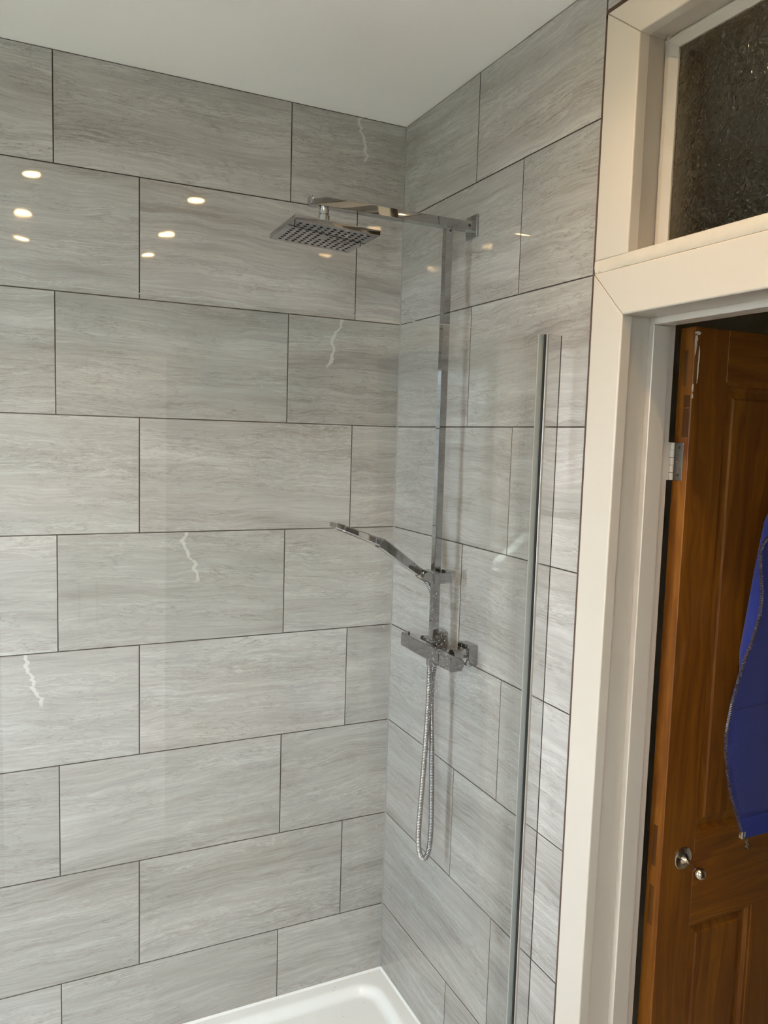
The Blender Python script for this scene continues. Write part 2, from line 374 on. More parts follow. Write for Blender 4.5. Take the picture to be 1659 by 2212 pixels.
P2.U = (WIN_X0, WIN_X1)
P3 = lambda u, d, z: (XL - d, u, z)
P3.U = (WIN_Y0, WIN_Y1)
add_window('added_window_2', 'unseen white framed window added in the wall behind the photographer to balance the daylight', P2)  # unseen window, position chosen for the light on the long wall
add_window('added_window_3', 'unseen white framed window added in the left wall beyond the shower to balance the daylight', P3)  # second unseen window, added and sized for light from the side
# hallway beyond the door
HX = 1.55
HALL = [('wall_hall_far', (HX, -2.6, 0), (HX + .1, 0.9, ZC), 'hallway wall seen above the open pine door'), ('wall_hall_back', (WT, 0.8, 0), (HX, 0.9, ZC), 'hallway wall behind the open pine door'),
        ('wall_hall_front', (WT, -2.6, 0), (HX, -2.5, ZC), 'hallway wall opposite the open pine door'), ('floor_hall', (WT, -2.6, -.1), (HX, 0.9, 0), 'hallway floor under the open door'),
        ('ceiling_hall', (WT, -2.6, ZC), (HX, 0.9, ZC + .12), 'hallway ceiling behind the obscured glass')]
for nm, lo, hi, lb in HALL:
    tag(bxo(nm, lo, hi, M['hall']), lb, nm.split('_')[0], kind='structure')
bm = bmesh.new(); box(bm, (0.15, 0.002, 0), (WT, 0.9, ZC)); 
tag(build('wall_hall_near', bm, M['hall']), 'hallway side of the bathroom wall', 'wall', kind='structure')

# ------------------------------------------------------------------ wall tiles, one object each
G = 0.0024; TT = 0.009
def jz(k): return 1.78 + (3 - k) * 0.302
def tile_at(parent, side, a0, a1, z0, z1):
    """a0<a1: distances from the corner along the wall"""
    L, H = a1 - a0, z1 - z0
    bm = bmesh.new(); box(bm, (-L / 2, 0, -H / 2), (L / 2, TT, H / 2), 0.00025)
    me = bpy.data.meshes.new('tile'); bmesh.ops.recalc_face_normals(bm, faces=bm.faces); bm.to_mesh(me); bm.free(); me.materials.append(M['tile']); me.materials.append(M['tilebody'])
    for p in me.polygons:
        if abs(p.normal.y) < 0.95: p.material_index = 1
    o = bpy.data.objects.new('tile', me); COL.objects.link(o); o.parent = parent
    c = (a0 + a1) / 2; zc = (z0 + z1) / 2
    wloc = Vector((-c, 0, zc)) if side == 'A' else Vector((0, -c, zc))
    tx, tz = (max(-.0014, min(.0014, random.gauss(0, 0.0008))) for _ in range(2))
    o.location = wloc - wl(parent)
    # local +X runs along the wall, local -Y faces the room
    o.rotation_euler = (tx, 0, tz) if side == 'A' else (tx, 0, -PI / 2 + tz)
    return o
for k in range(1, 10):
    z1 = ZC - 0.002 if k == 1 else jz(k - 1) - G / 2
    z0 = jz(k) + G / 2 if k < 9 else TRAY + 0.003
    d = 0.349 if k % 2 else 0.148
    js = [0.0] + [d + 0.602 * i for i in range(5) if d + 0.602 * i < -XL] + [-XL]
    for a, b in zip(js, js[1:]):
        tile_at(wall_back, 'A', a + (0.002 if a == 0 else G / 2), b - G / 2, z0, z1)
    d = 0.399 if k % 2 else 0.600
    js = [0.0, d, 0.8572]
    for a, b in zip(js, js[1:]):
        tile_at(wall_right, 'B', a + (0.002 if a == 0 else G / 2), b - (0.002 if b == .8572 else G / 2), z0, z1)
js = [0.8580, 1.30, 1.85]
for a, b in zip(js, js[1:]): tile_at(wall_right, 'B', a + .001, b - G / 2, 2.584, ZC - .002)
# silicone in the corner and round the tray
bm = bmesh.new(); prism(bm, [(0.0005, 0.0005), (-0.0026, 0.0005), (-0.0021, -0.0014), (-0.0014, -0.0021), (0.0005, -0.0026)], 2, TRAY + .004, ZC - .001)
tag(build('trim_corner_seal', bm, M['seal']), 'thin pale sealant line up the tiled corner', 'sealant', kind='structure')

# ------------------------------------------------------------------ shower tray
def sdf_rr(px, py, x0, x1, y0, y1, r):
    cx, cy = (x0 + x1) / 2, (y0 + y1) / 2; hx, hy = (x1 - x0) / 2 - r, (y1 - y0) / 2 - r
    dx, dy = abs(px - cx) - hx, abs(py - cy) - hy
    return math.hypot(max(dx, 0), max(dy, 0)) + min(max(dx, dy), 0) - r
tray = empty('shower_tray', (-0.80, -0.385, 0)); tag(tray, 'white low-profile shower tray with rounded basin corner at the tiled walls', 'shower tray')
bm = bmesh.new()
TX0, TX1, TY0, TY1 = -1.60, -0.003, -0.80, -0.003
nx, ny = 220, 112; gv = []
for i in range(nx + 1):
    col_ = []
    for j in range(ny + 1):
        x = TX0 + (TX1 - TX0) * i / nx; y = TY0 + (TY1 - TY0) * j / ny
        d = sdf_rr(x, y, TX0 + .045, -0.042, TY0 + .05, -0.040, 0.075)
        s = min(max(-d / 0.030, 0), 1); s = s * s * (3 - 2 * s)
        z = TRAY - 0.022 * s
        if d < -.03: z -= 0.006 * min((-d - .03) / .25, 1)
        e = min(x - TX0, y - TY0) ; 
        col_.append(bm.verts.new((x, y, z)))
    gv.append(col_)
for i in range(nx):
    for j in range(ny): bm.faces.new((gv[i][j], gv[i + 1][j], gv[i + 1][j + 1], gv[i][j + 1]))
edge = [gv[i][0] for i in range(nx + 1)] + [gv[nx][j] for j in range(1, ny + 1)] + [gv[i][ny] for i in range(nx - 1, -1, -1)] + [gv[0][j] for j in range(ny - 1, 0, -1)]
low = [bm.verts.new((v.co.x, v.co.y, 0.0)) for v in edge]
for i in range(len(edge)): bm.faces.new((edge[i], low[i], low[(i + 1) % len(low)], edge[(i + 1) % len(edge)]))
bm.faces.new(low)
build('basin', bm, M['tray'], tray, smooth=0.7)
bm = bmesh.new(); lathe(bm, (-0.80, -0.40, 0.0225), (0, 0, 1), [(0, .055), (.004, .055), (.006, .048), (.006, .0)], 32); build('drain_cover', bm, M['chrome'], tray, smooth=0.5)
bm = bmesh.new(); prism(bm, [(0.0, TRAY), (-0.006, TRAY), (-0.002, TRAY + .004), (0.0, TRAY + .005)], 0, -1.6, -0.001)
tag(build('trim_tray_seal', bm, M['white']), 'white sealant bead where tray meets the long tiled wall', 'sealant', kind='structure')
bm = bmesh.new(); prism(bm, [(0.0, TRAY), (-0.006, TRAY), (-0.002, TRAY + .004), (0.0, TRAY + .005)], 1, -0.80, -0.001)
tag(build('trim_tray_seal', bm, M['white']), 'white sealant bead where tray meets the wall below the shower valve', 'sealant', kind='structure')

# ------------------------------------------------------------------ glass screen
SZ = 1.972
scr = empty('shower_screen', (-0.62, -0.757, TRAY)); tag(scr, 'tall clear glass shower screen in a chrome wall channel', 'shower screen')
bm = bmesh.new(); box(bm, (-1.23, -0.761, TRAY + .002), (-0.020, -0.753, SZ))
bm.faces.ensure_lookup_table()
gp = build('glass_panel', bm, [M['glass'], M['glassedge']], scr)
for p in gp.data.polygons:
    if abs(p.normal.y) < 0.5: p.material_index = 1
# wall channel: front lip, back lip, web; mirror bright
bm = bmesh.new()
prism(bm, [(0.0, -0.7665), (-0.033, -0.7665), (-0.0375, -0.7655), (-0.0385, -0.7645), (-0.0385, -0.7635), (0.0, -0.7630)], 2, TRAY + .002, SZ + .001)
box(bm, (-0.018, -0.7630, TRAY + .002), (0.0, -0.7515, SZ + .001))
build('wall_channel', bm, M['alu'], scr)
bm = bmesh.new(); prism(bm, [(0.0, -0.7520), (-0.048, -0.7520), (-0.048, -0.7490), (0.0, -0.7485)], 2, TRAY + .002, SZ + .001); build('channel_back_lip', bm, M['satin'], scr)
bxo('gasket', (-0.0423, -0.7650, TRAY + .002), (-0.0370, -0.7612, SZ), M['rubber'], scr)
bxo('channel_seal', (-0.0012, -0.7674, TRAY + .002), (0.0, -0.7667, SZ), M['rubber'], scr)
# water drops left on the shower side of the pane
bm = bmesh.new(); rd = random.Random(3)
def drop(x, z, r, y):
    vs_ = []; seg = 6
    top = bm.verts.new((x, y + r * .6, z)); ring = []; ring2 = []
    for k in range(seg):
        a_ = 2 * PI * k / seg
        ring.append(bm.verts.new((x + r * math.cos(a_), y + .0001, z + r * math.sin(a_) * 1.15))); ring2.append(bm.verts.new((x + r * .7 * math.cos(a_), y + r * .45, z + r * .8 * math.sin(a_))))
    for k in range(seg):
        bm.faces.new((ring[k], ring[(k + 1) % seg], ring2[(k + 1) % seg], ring2[k])); bm.faces.new((ring2[k], ring2[(k + 1) % seg], top))
    bm.faces.new(ring)
for i in range(520):
    cx = rd.gauss(-0.250, 0.030); cz = 1.30 + rd.uniform(-.13, .14) + rd.gauss(0, .02)
    drop(cx, cz, rd.choice([.0006, .0007, .0009, .0012]), -0.753)
for i in range(160):
    drop(rd.uniform(-0.42, -0.12), rd.uniform(0.95, 1.5), rd.choice([.0005, .0007, .001]), -0.753)
for i in range(420):
    drop(rd.uniform(-1.05, -0.30), rd.uniform(0.15, 0.75), rd.choice([.0005, .0006, .0008]), -0.753)
build('water_drops', bm, M['drop'], scr, smooth=1.5, kind='stuff')

# ------------------------------------------------------------------ shower column
SY = -0.393; RX = -0.073
sc_ = empty('shower_column', (0, SY, 1.2)); tag(sc_, 'square chrome thermostatic shower column with overhead plate on the tiled wall', 'shower')
bxo('riser_rail', (RX - .0095, SY - .0095, 1.215), (RX + .0095, SY + .0095, 2.268), M['chrome'], sc_, .0012, 2)
# arm
AZ0, AZ1 = 2.266, 2.287
bm = bmesh.new(); box(bm, (-0.434, SY - .014, AZ0), (-0.004, SY + .014, AZ1), .0015, 2); build('overhead_arm', bm, M['chrome'], sc_, smooth=0.6)
bxo('arm_end_cap', (-0.4365, SY - .0125, AZ0 + .0015), (-0.434, SY + .0125, AZ1 - .0015), M['chrome'], sc_, .0008)
fl = bxo('wall_flange', (-0.007, SY - .026, 2.250), (0.0, SY + .026, 2.304), M['chrome'], sc_, .001)
bm = bmesh.new(); lathe(bm, (-0.020, SY - .0140, 2.2765), (0, -1, 0), [(0, .0035), (.0008, .0035), (.001, .002)], 10); build('grub_screw', bm, M['rubber'], sc_)
bm = bmesh.new(); lathe(bm, (RX + .002, SY - .0095, 2.258), (0, -1, 0), [(0, .003), (.0006, .003), (.001, .0015)], 10); build('grub_screw', bm, M['rubber'], sc_)
# ball joint between arm and plate
HZ = 2.2005; HXc, HYc = -0.3994, -0.390
bm = bmesh.new()
lathe(bm, (HXc, HYc, AZ0), (0, 0, -1), [(0, .010), (.003, .010), (.0032, .0118), (.014, .0118), (.0145, .0095), (.017, .0095), (.0175, .0132), (.034, .0132), (.0345, .011), (.042, .011)], 20)
build('swivel_collar', bm, M['chrome'], sc_, smooth=0.5)
# overhead plate, slightly turned on its swivel
rv = Vector((0.0081, 0.0483, -0.0304)); rot = Matrix.Rotation(rv.length, 4, rv.normalized())
def hp(x, y, z): 
    return Vector((HXc, HYc, HZ)) + rot @ Vector((x, y, z))
bm = bmesh.new(); hx, hy = 0.100, 0.100
box(bm, (-hx, -hy, 0), (hx, hy, .0115), .0012, 2)
lathe(bm, (0, 0, .0115), (0, 0, 1), [(0, .034), (.004, .030), (.008, .018), (.013, .015)], 24)
bmesh.ops.transform(bm, matrix=Matrix.Translation((HXc, HYc, HZ)) @ rot, verts=bm.verts)
head = build('shower_head', bm, M['chrome'], sc_, smooth=0.5)
bm = bmesh.new()
for i in range(11):
    for j in range(10):
        if i == 5 and j in (4, 5): continue
        px, py = -.080 + .160 * i / 10, -.078 + .156 * j / 9
        lathe(bm, hp(px, py, 0.0002), (0, 0, -1), [(0, .0041), (.0006, .0040), (.0009, .0024)], 8)
build('nozzles', bm, M['nozzle'], head, kind='stuff')
# thermostatic bar
BX0, BX1, BZ0, BZ1 = -0.100, -0.058, 1.182, 1.2215
def bar_profile(inset=0.0, curve=True):
    i = inset; p = []
    p += [(BX0 + i, BZ0 + .004 + i), (BX0 + .004 + i, BZ0 + i), (BX1 - .008 - i, BZ0 + i), (BX1 - i, BZ0 + .010 + i), (BX1 - i, BZ1 - .014 - i)]
    for k in range(1, 6):
        t = k / 6.0; p.append((BX1 - i - (BX1 - BX0 - .006) * t, BZ1 - .014 - i + .014 * math.sin(t * PI / 2)))
    p += [(BX0 + .003 + i, BZ1 - i), (BX0 + i, BZ1 - .003 - i)]
    return p
valve_y = (-0.262, -0.524)
bm = bmesh.new(); prism(bm, bar_profile(0), 1, -0.308, -0.468); build('valve_body', bm, M['chrome'], sc_, smooth=0.45)
bm = bmesh.new(); prism(bm, bar_profile(.0006), 1, -0.262, -0.3065); kn = build('temperature_knob', bm, M['chrome'], sc_, smooth=0.45)
bm = bmesh.new(); lathe(bm, (-0.090, -0.283, BZ1 - .002), (0, 0, 1), [(0, .0065), (.006, .0065), (.0075, .005)], 16); build('stop_button', bm, M['chrome'], kn, smooth=0.5)
bm = bmesh.new(); prism(bm, bar_profile(.0006), 1, -0.4695, -0.524); build('flow_knob', bm, M['chrome'], sc_, smooth=0.45)
bxo('riser_socket', (RX - .014, SY - .014, BZ1 - .006), (RX + .014, SY + .014, BZ1 + .008), M['chrome'], sc_, .002, 2)
for yy in (SY + .075, SY - .075):
    bm = bmesh.new(); box(bm, (-0.030, yy - .0275, 1.180), (0.0, yy + .0275, 1.2345), .006, 3)
    wp = build('wall_plate', bm, M['chrome'], sc_, smooth=0.6)
    bm = bmesh.new(); lathe(bm, (-0.030, yy, 1.2045), (-1, 0, 0), [(0, .021), (.003, .0185), (.006, .0150), (.016, .0140), (.018, .0170), (.032, .0170)], 20)
    build('union_nut', bm, M['chrome'], wp, smooth=0.5)
bm = bmesh.new(); lathe(bm, (-0.083, -0.397, BZ0 + .001), (0, 0, -1), [(0, .0085), (.004, .0095), (.016, .0100), (.020, .0085), (.022, .0075)], 18); build('hose_outlet', bm, M['chrome'], sc_, smooth=0.5)
# slider bracket
sl = bxo('slider_bracket', (-0.100, -0.436, 1.384), (-0.050, -0.366, 1.411), M['chrome'], sc_, .002, 2)
bxo('release_lever', (-0.066, -0.437, 1.411), (-0.044, -0.409, 1.4165), M['chrome'], sl, .001)
# conical holder on its far end, tilted up
hdir = Vector((-0.825, 0.05, 0.56)).normalized()
hb = Vector((-0.092, -0.358, 1.394))
bm = bmesh.new(); lathe(bm, hb - hdir * .016, hdir, [(0, .0105), (.002, .0125), (.026, .0142), (.030, .0135), (.030, .0105)], 20); build('handset_cradle', bm, M['chrome'], sl, smooth=0.5)

# ------------------------------------------------------------------ hand shower (held in the cradle)
hs = empty('hand_shower', hb); tag(hs, 'slim square chrome hand shower resting in the slider cradle', 'hand shower')
def slab(path, widths, thick, bev=None):
    """flat bar following a path in the x-z plane, its width along y"""
    bm = bmesh.new(); rings = []
    n = len(path)
    for i, (x, y, z) in enumerate(path):
        d = Vector(path[min(i + 1, n - 1)]) - Vector(path[max(i - 1, 0)]); d.y = 0; d.normalize()
        nrm = Vector((-d.z, 0, d.x)); 
        if nrm.z < 0: nrm = -nrm
        w = widths[i] / 2; t = thick[i] / 2; c = Vector((x, y, z)); b = min(.003, t * .4)
        prof = [(-w, -t + b), (-w + b, -t), (w - b, -t), (w, -t + b), (w, t - b), (w - b, t), (-w + b, t), (-w, t - b)]
        rings.append([bm.verts.new(c + Vector((0, a, 0)) + nrm * q) for a, q in prof])
    for a, b in zip(rings, rings[1:]):
        for k in range(8): bm.faces.new((a[k], a[(k + 1) % 8], b[(k + 1) % 8], b[k]))
    bm.faces.new(list(reversed(rings[0]))); bm.faces.new(rings[-1]); return bm
HSY = -0.352
bm = slab([(-0.098, HSY - .004, 1.398), (-0.108, HSY - .002, 1.406), (-0.150, HSY, 1.436), (-0.200, HSY, 1.472), (-0.211, HSY, 1.4795)], [.017, .022, .025, .027, .027], [.016, .022, .025, .026, .025])
build('handle', bm, M['chrome'], hs, smooth=0.5)
bm = slab([(-0.209, HSY, 1.4775), (-0.216, HSY, 1.482)], [.030, .030], [.0270, .0265]); build('neck_band', bm, M['chrome'], hs, smooth=0.5)
bm = slab([(-0.214, HSY, 1.481), (-0.224, HSY, 1.486), (-0.300, HSY, 1.5155), (-0.338, HSY, 1.5290), (-0.343, HSY, 1.5305)], [.030, .046, .048, .048, .044], [.020, .019, .016, .0135, .0115])
hh = build('spray_head', bm, M['chrome'], hs, smooth=0.5)
bm = slab([(-0.232, HSY, 1.4795), (-0.325, HSY, 1.5160)], [.038, .038], [.002, .002]); build('spray_face', bm, M['steel'], hh)
bm = slab([(-0.3185, HSY, 1.5225), (-0.3245, HSY, 1.5247)], [.0495, .0495], [.0165, .0160]); build('trim_band', bm, M['alu'], hh)

# ------------------------------------------------------------------ hose
def catmull(P, n):
    P = [Vector(p) for p in P]; P = [P[0] * 2 - P[1]] + P + [P[-1] * 2 - P[-2]]; out = []
    for i in range(1, len(P) - 2):
        for k in range(n):
            t = k / n; a, b, c, d = P[i - 1:i + 3]
            out.append(0.5 * ((2 * b) + (c - a) * t + (2 * a - 5 * b + 4 * c - d) * t * t + (3 * b - a - 3 * c + d) * t ** 3))
    out.append(P[-2]); return out
hz = [(-0.083, -0.397, 1.163), (-0.0838, -0.3965, 1.05), (-0.0870, -0.3945, 0.93), (-0.0925, -0.3930, 0.81), (-0.0965, -0.3925, 0.72), (-0.0945, -0.3930, 0.672), (-0.0885, -0.3940, 0.647), (-0.0790, -0.3955, 0.638), (-0.0700, -0.3970, 0.649), (-0.0645, -0.3980, 0.676), (-0.0625, -0.3980, 0.730), (-0.0640, -0.3970, 0.82), (-0.0670, -0.3945, 0.94), (-0.0700, -0.3890, 1.06), (-0.0625, -0.3800, 1.135), (-0.0495, -0.3720, 1.175), (-0.0485, -0.3715, 1.215), (-0.0560, -0.3735, 1.255), (-0.0620, -0.3735, 1.305), (-0.0680, -0.3680, 1.350), (-0.0840, -0.3590, 1.383), (-0.0980, -0.3560, 1.398)]
raw = catmull(hz, 40)
# resample evenly
cum = [0.0]
for a, b in zip(raw, raw[1:]): cum.append(cum[-1] + (b - a).length)
def at(s):
    lo = 0; hi = len(cum) - 1
    while hi - lo > 1:
        m_ = (lo + hi) // 2
        if cum[m_] <= s: lo = m_
        else: hi = m_
    t = (s - cum[lo]) / max(cum[hi] - cum[lo], 1e-9); return raw[lo].lerp(raw[hi], t)
PITCH = 0.0042; n_ = int(cum[-1] / PITCH)
bm = bmesh.new(); path = []; radii = []
for i in range(n_):
    for f, r in ((0.0, .0056), (0.18, .0071), (0.5, .0075), (0.82, .0071)):
        path.append(at((i + f) * PITCH)); radii.append(r)
sweep(bm, path, lambda i: radii[i], 10)
hose = build('shower_hose', bm, [M['chrome_hose'], M['hosedark']], None, smooth=0.9)
ring_f = 10
for i, p in enumerate(hose.data.polygons):
    if p.index // ring_f % 4 in (3,): p.material_index = 1
tag(hose, 'ribbed steel shower hose hanging in a long loop below the valve', 'shower hose')

# ------------------------------------------------------------------ door frame and transom
fr_ = empty('trim_door_frame', (0.0, (DY0 + DY1) / 2, 0)); tag(fr_, 'cream painted door frame with transom light beside the tiles', 'door frame', kind='structure')
AX = -0.014
yo, yu, yl = -0.875, -0.9665, -0.962     # outer edge, inner edge above, inner edge below
yR, yRo = DY1 + .012, DY1 - .088
def arch(name, pts, mat=M['frame']):
    """flat board outlined in the wall plane (y, z), with a rounded inner edge"""
    bm = bmesh.new(); prism(bm, pts, 0, AX, 0.010)
    es = [e for e in bm.edges if all(abs(v.co.x - AX) < 1e-6 for v in e.verts)]
    bmesh.ops.bevel(bm, geom=es, offset=.0035, segments=3, affect='EDGES', profile=.5)
    return build(name, bm, mat, fr_, smooth=0.7)
ZL, ZM, ZS, ZT, ZTO = 1.990, 2.0795, 2.1035, 2.496, 2.567   # lower opening head, architrave top, transom sill, transom head, outer top
arch('architrave_leg', [(yo, 0.0), (yl + .014, 0.0), (yl, ZL), (yo, ZM - .002)])
arch('architrave_head', [(yo, ZM), (yl, ZL + .0005), (yR, ZL + .0005), (yRo, ZM)])
arch('architrave_leg', [(yR, 0.0), (yRo, 0.0), (yRo, ZM - .002), (yR, ZL)])
bm = bmesh.new(); nseg = 110; rr = random.Random(11)
prev = None
for i in range(nseg + 1):
    y = yo - .001 + (yRo - yo + .001) * (i / nseg) ** 1.6; j = lambda s: rr.uniform(-s, s)
    q_ = max(0.12, 1 - (i / nseg) ** 1.6 * 4)
    ring = [bm.verts.new((0.010, y, ZM - .001)), bm.verts.new((AX + .0022 + j(.0010) * q_, y, ZM + .0004 + j(.0003))), bm.verts.new((AX + .0006 + j(.0016) * q_, y, ZM + .004 + j(.002) * q_)), bm.verts.new((AX + .0004 + j(.0010) * q_, y, ZM + .012 + j(.003))), bm.verts.new((AX + .0004, y, ZS - .0005)), bm.verts.new((0.010, y, ZS - .001))]
    if prev:
        for k in range(6): bm.faces.new((prev[k], prev[(k + 1) % 6], ring[(k + 1) % 6], ring[k]))
    else: bm.faces.new(ring)
    prev = ring
bm.faces.new(prev); build('filler_strip', bm, M['oldpaint'], fr_, smooth=0.8)
arch('transom_leg', [(yo, ZS), (yu, ZS), (yu, ZT), (yo, ZTO)])
arch('transom_head', [(yo, ZTO + .0003), (yu, ZT + .0004), (yR, ZT + .0004), (yRo, ZTO + .0003)])
arch('transom_leg', [(yR, ZS), (yRo, ZS), (yRo, ZTO), (yR, ZT)])
# linings
LY = -0.9445
bm = bmesh.new(); box(bm, (0.008, LY, 0), (LX, DY0 + .03, ZL + .02)); build('lining', bm, M['frame'], fr_)
bm = bmesh.new(); prism(bm, [(0.008, -0.9500), (0.070, LY - .001), (0.070, LY + .01), (0.008, LY + .01)], 2, 0, ZL + .004); build('reveal', bm, M['frame'], fr_)
bm = bmesh.new(); box(bm, (0.008, DY1, 0), (WT, DY1 + .015, ZL + .02)); build('lining', bm, M['frame'], fr_)
bm = bmesh.new(); box(bm, (0.008, DY1, ZL + .003), (WT, LY, ZS - .001)); build('transom_rail', bm, M['frame'], fr_)
SX0, SX1 = 0.070, 0.113
bxo('door_stop', (SX0, -0.9595, 0), (SX1, LY, ZL - .010), M['frame'], fr_, .0015)
bxo('door_stop', (SX0, DY1 + .015, 0), (SX1, DY1 + .030, ZL - .010), M['frame'], fr_, .0015)
bxo('door_stop', (SX0, DY1 + .015, ZL - .010), (SX1, LY, ZL + .004), M['frame'], fr_, .0015)
# transom reveal boards
bm = bmesh.new(); prism(bm, [(0.008, yu), (0.064, -0.951), (WT, -0.951), (WT, DY0 + .02), (0.008, DY0 + .02)], 2, ZS, 2.52); build('transom_reveal', bm, M['frame'], fr_)
bm = bmesh.new(); prism(bm, [(0.008, ZT + .0005), (0.064, 2.506), (WT, 2.506), (WT, 2.53), (0.008, 2.53)], 1, DY1, -0.951); build('transom_reveal', bm, M['frame'], fr_)
bm = bmesh.new(); prism(bm, [(-0.012, ZS - .001), (-0.012, ZS + .001), (0.064, 2.116), (WT, 2.116), (WT, ZS - .001)], 1, DY1, -0.951); build('transom_sill', bm, M['frame'], fr_)
bxo('transom_reveal', (0.008, DY1, ZS), (WT, DY1 + .015, 2.52), M['frame'], fr_)
# dark gap between tiles and frame
bm = bmesh.new(); box(bm, (-0.0015, yo + .0006, 0), (0.004, -0.8568, ZTO + .008)); box(bm, (-0.0015, yRo, ZTO - .0005), (0.004, -0.8568, 2.5835))
build('gap_filler', bm, M['gap'], fr_)

tw = empty('window_1', (0.07, -1.29, 2.11)); tag(tw, 'dark obscured glass transom light above the doorway', 'window', kind='structure')
gy0, gy1, gz0, gz1 = -0.976, DY1 + .04, 2.1345, 2.486
def bead(name, pts2, axis, a, b):
    bm = bmesh.new(); prism(bm, pts2, axis, a, b); return build(name, bm, M['frame'], tw)
def quarter(o1, o2, x0=0.064, x1=0.080):
    """bead profile (x, across): high at the outside, bevelled down to the glass"""
    s = 1 if o2 > o1 else -1; w = abs(o2 - o1)
    return [(x1, o1), (x0, o1), (x0 - .003, o1 + s * w * .22), (x0 - .002, o1 + s * w * .5), (x0 + .010, o2), (x1, o2)]
bead('bead', quarter(-0.951, gy0), 2, 2.116, 2.506)
bead('bead', quarter(DY1 + .015, gy1), 2, 2.116, 2.506)
bead('bead', quarter(2.506, gz1), 1, DY1 + .015, -0.951)
bead('bead', quarter(2.116, gz0), 1, DY1 + .015, -0.951)
bxo('pane', (0.0770, gy1 + .012, gz0 - .01), (0.0810, gy0 + .012, gz1 + .01), M['obscure'], tw)
bxo('frame', (0.0815, DY1 + .015, 2.116), (0.100, gy1, 2.506), M['frame'], tw); bxo('frame', (0.0815, gy0, 2.116), (0.100, -0.951, 2.506), M['frame'], tw)
bxo('frame', (0.0815, gy1, 2.116), (0.100, gy0, gz0), M['frame'], tw); bxo('frame', (0.0815, gy1, gz1), (0.100, gy0, 2.506), M['frame'], tw)

# ------------------------------------------------------------------ pine door, swung open into the hall
dx0, dx1 = 0.153, 0.845; dyF, dyB = -0.985, -0.947; dzt, dzb = 1.981, 0.008
door = empty('door_1', (dx0, (dyF + dyB) / 2, 0.0)); tag(door, 'varnished orange pine panel door standing open into the hall', 'door', kind='structure')
ST = 0.095
pu = [0.247, 0.440]; pu2 = [0.555, 0.750]
bxo('stile', (dx0, dyF, dzb), (pu[0], dyB, dzt), M['wood'], door, .0015)
bxo('stile', (pu2[1], dyF, dzb), (dx1, dyB, dzt), M['wood'], door, .0015)
rails = [(1.878, dzt), (0.722, 0.922), (dzb, 0.205)]
for a, b in rails: bxo('rail', (pu[0], dyF + .0004, a), (pu2[1], dyB - .0004, b), M['woodx'], door, .001)
for a, b in ((0.922, 1.878), (0.205, 0.722)):
    bxo('muntin', (pu[1], dyF + .0006, a), (pu2[0], dyB - .0006, b), M['wood'], door, .001)
    for x0, x1 in (pu, pu2):
        bm = bmesh.new()
        def rect(i, y): return [bm.verts.new((x, y, z)) for x, z in ((x0 + i, a + i), (x1 - i, a + i), (x1 - i, b - i), (x0 + i, b - i))]
        prof = [(0.0, dyF + .003), (.006, dyF + .0035), (.010, dyF + .012), (.016, dyF + .0135), (.030, dyF + .0105), (.034, dyF + .0075)]
        R1 = [rect(i, y) for i, y in prof]; R2 = [rect(i, dyF + dyB - y) for i, y in prof]
        for Rg in (R1, R2):
            for p, q in zip(Rg, Rg[1:]):
                for k in range(4): bm.faces.new((p[k], p[(k + 1) % 4], q[(k + 1) % 4], q[k]))
            bm.faces.new(Rg[-1])
        for k in range(4): bm.faces.new((R1[0][k], R1[0][(k + 1) % 4], R2[0][(k + 1) % 4], R2[0][k]))
        build('panel', bm, M['wood'], door)
# old mortises let into the hinge edge
for z0, z1, y0, y1 in ((1.765, 1.822, -.983, -.966), (1.824, 1.848, -.983, -.966), (1.866, 1.935, -.970, -.961), (0.866, 0.955, -.970, -.958), (0.735, 0.822, -.970, -.958)):
    bxo('edge_patch', (dx0 - .0006, y0, z0), (dx0 + .004, y1, z1), M['woodd'], door, .0004)
# splashes of old white paint near the top corner
bm = bmesh.new(); rr = random.Random(5)
for cx, cz, w, h in ((dx0 + .007, 1.968, .008, .0035), (dx0 + .004, 1.958, .003, .008), (dx0 + .003, 1.945, .0022, .020), (dx0 + .013, 1.925, .0016, .018), (dx0 + .012, 1.895, .002, .028), (dx0 + .002, 1.862, .002, .008), (dx0 + .002, 1.845, .0015, .006)):
    pts = []
    for k in range(10):
        a_ = 2 * PI * k / 10; s = rr.uniform(.6, 1.1); pts.append((cx + w * s * math.cos(a_), cz + h * s * math.sin(a_)))
    prism(bm, pts, 1, dyF + .0002, dyF - .0007)
build('paint_splash', bm, M['oldpaint'], door)
# hinges
for zc in (1.716, 0.35):
    hg = bxo('hinge', (dx0 - .0012, -.9735, zc - .038), (dx0 + .001, -.9505, zc + .038), M['steel'], door, .0004)
    for k in range(5):
        bm = bmesh.new(); z0 = zc - .038 + .0152 * k
        lathe(bm, (dx0 - .005, -.9490, z0 + .0004), (0, 0, 1), [(0, .0042), (.0004, .0046), (.0140, .0046), (.0144, .0042)], 14)
        build('knuckle', bm, M['frame'], hg, smooth=.5)
    for dz, dy in ((-.028, -.9635), (0.0, -.9600), (.028, -.9635)):
        bm = bmesh.new(); lathe(bm, (dx0 - .0011, dy, zc + dz), (-1, 0, 0), [(0, .0028), (.0004, .0028), (.0006, .002)], 10); build('screw', bm, M['rubber'] if dz else M['nickel'], hg)
    bxo('jamb_leaf', (dx0 - .030, -.9462, zc - .038), (dx0 - .005, -.9446, zc + .038), M['frame'], hg)
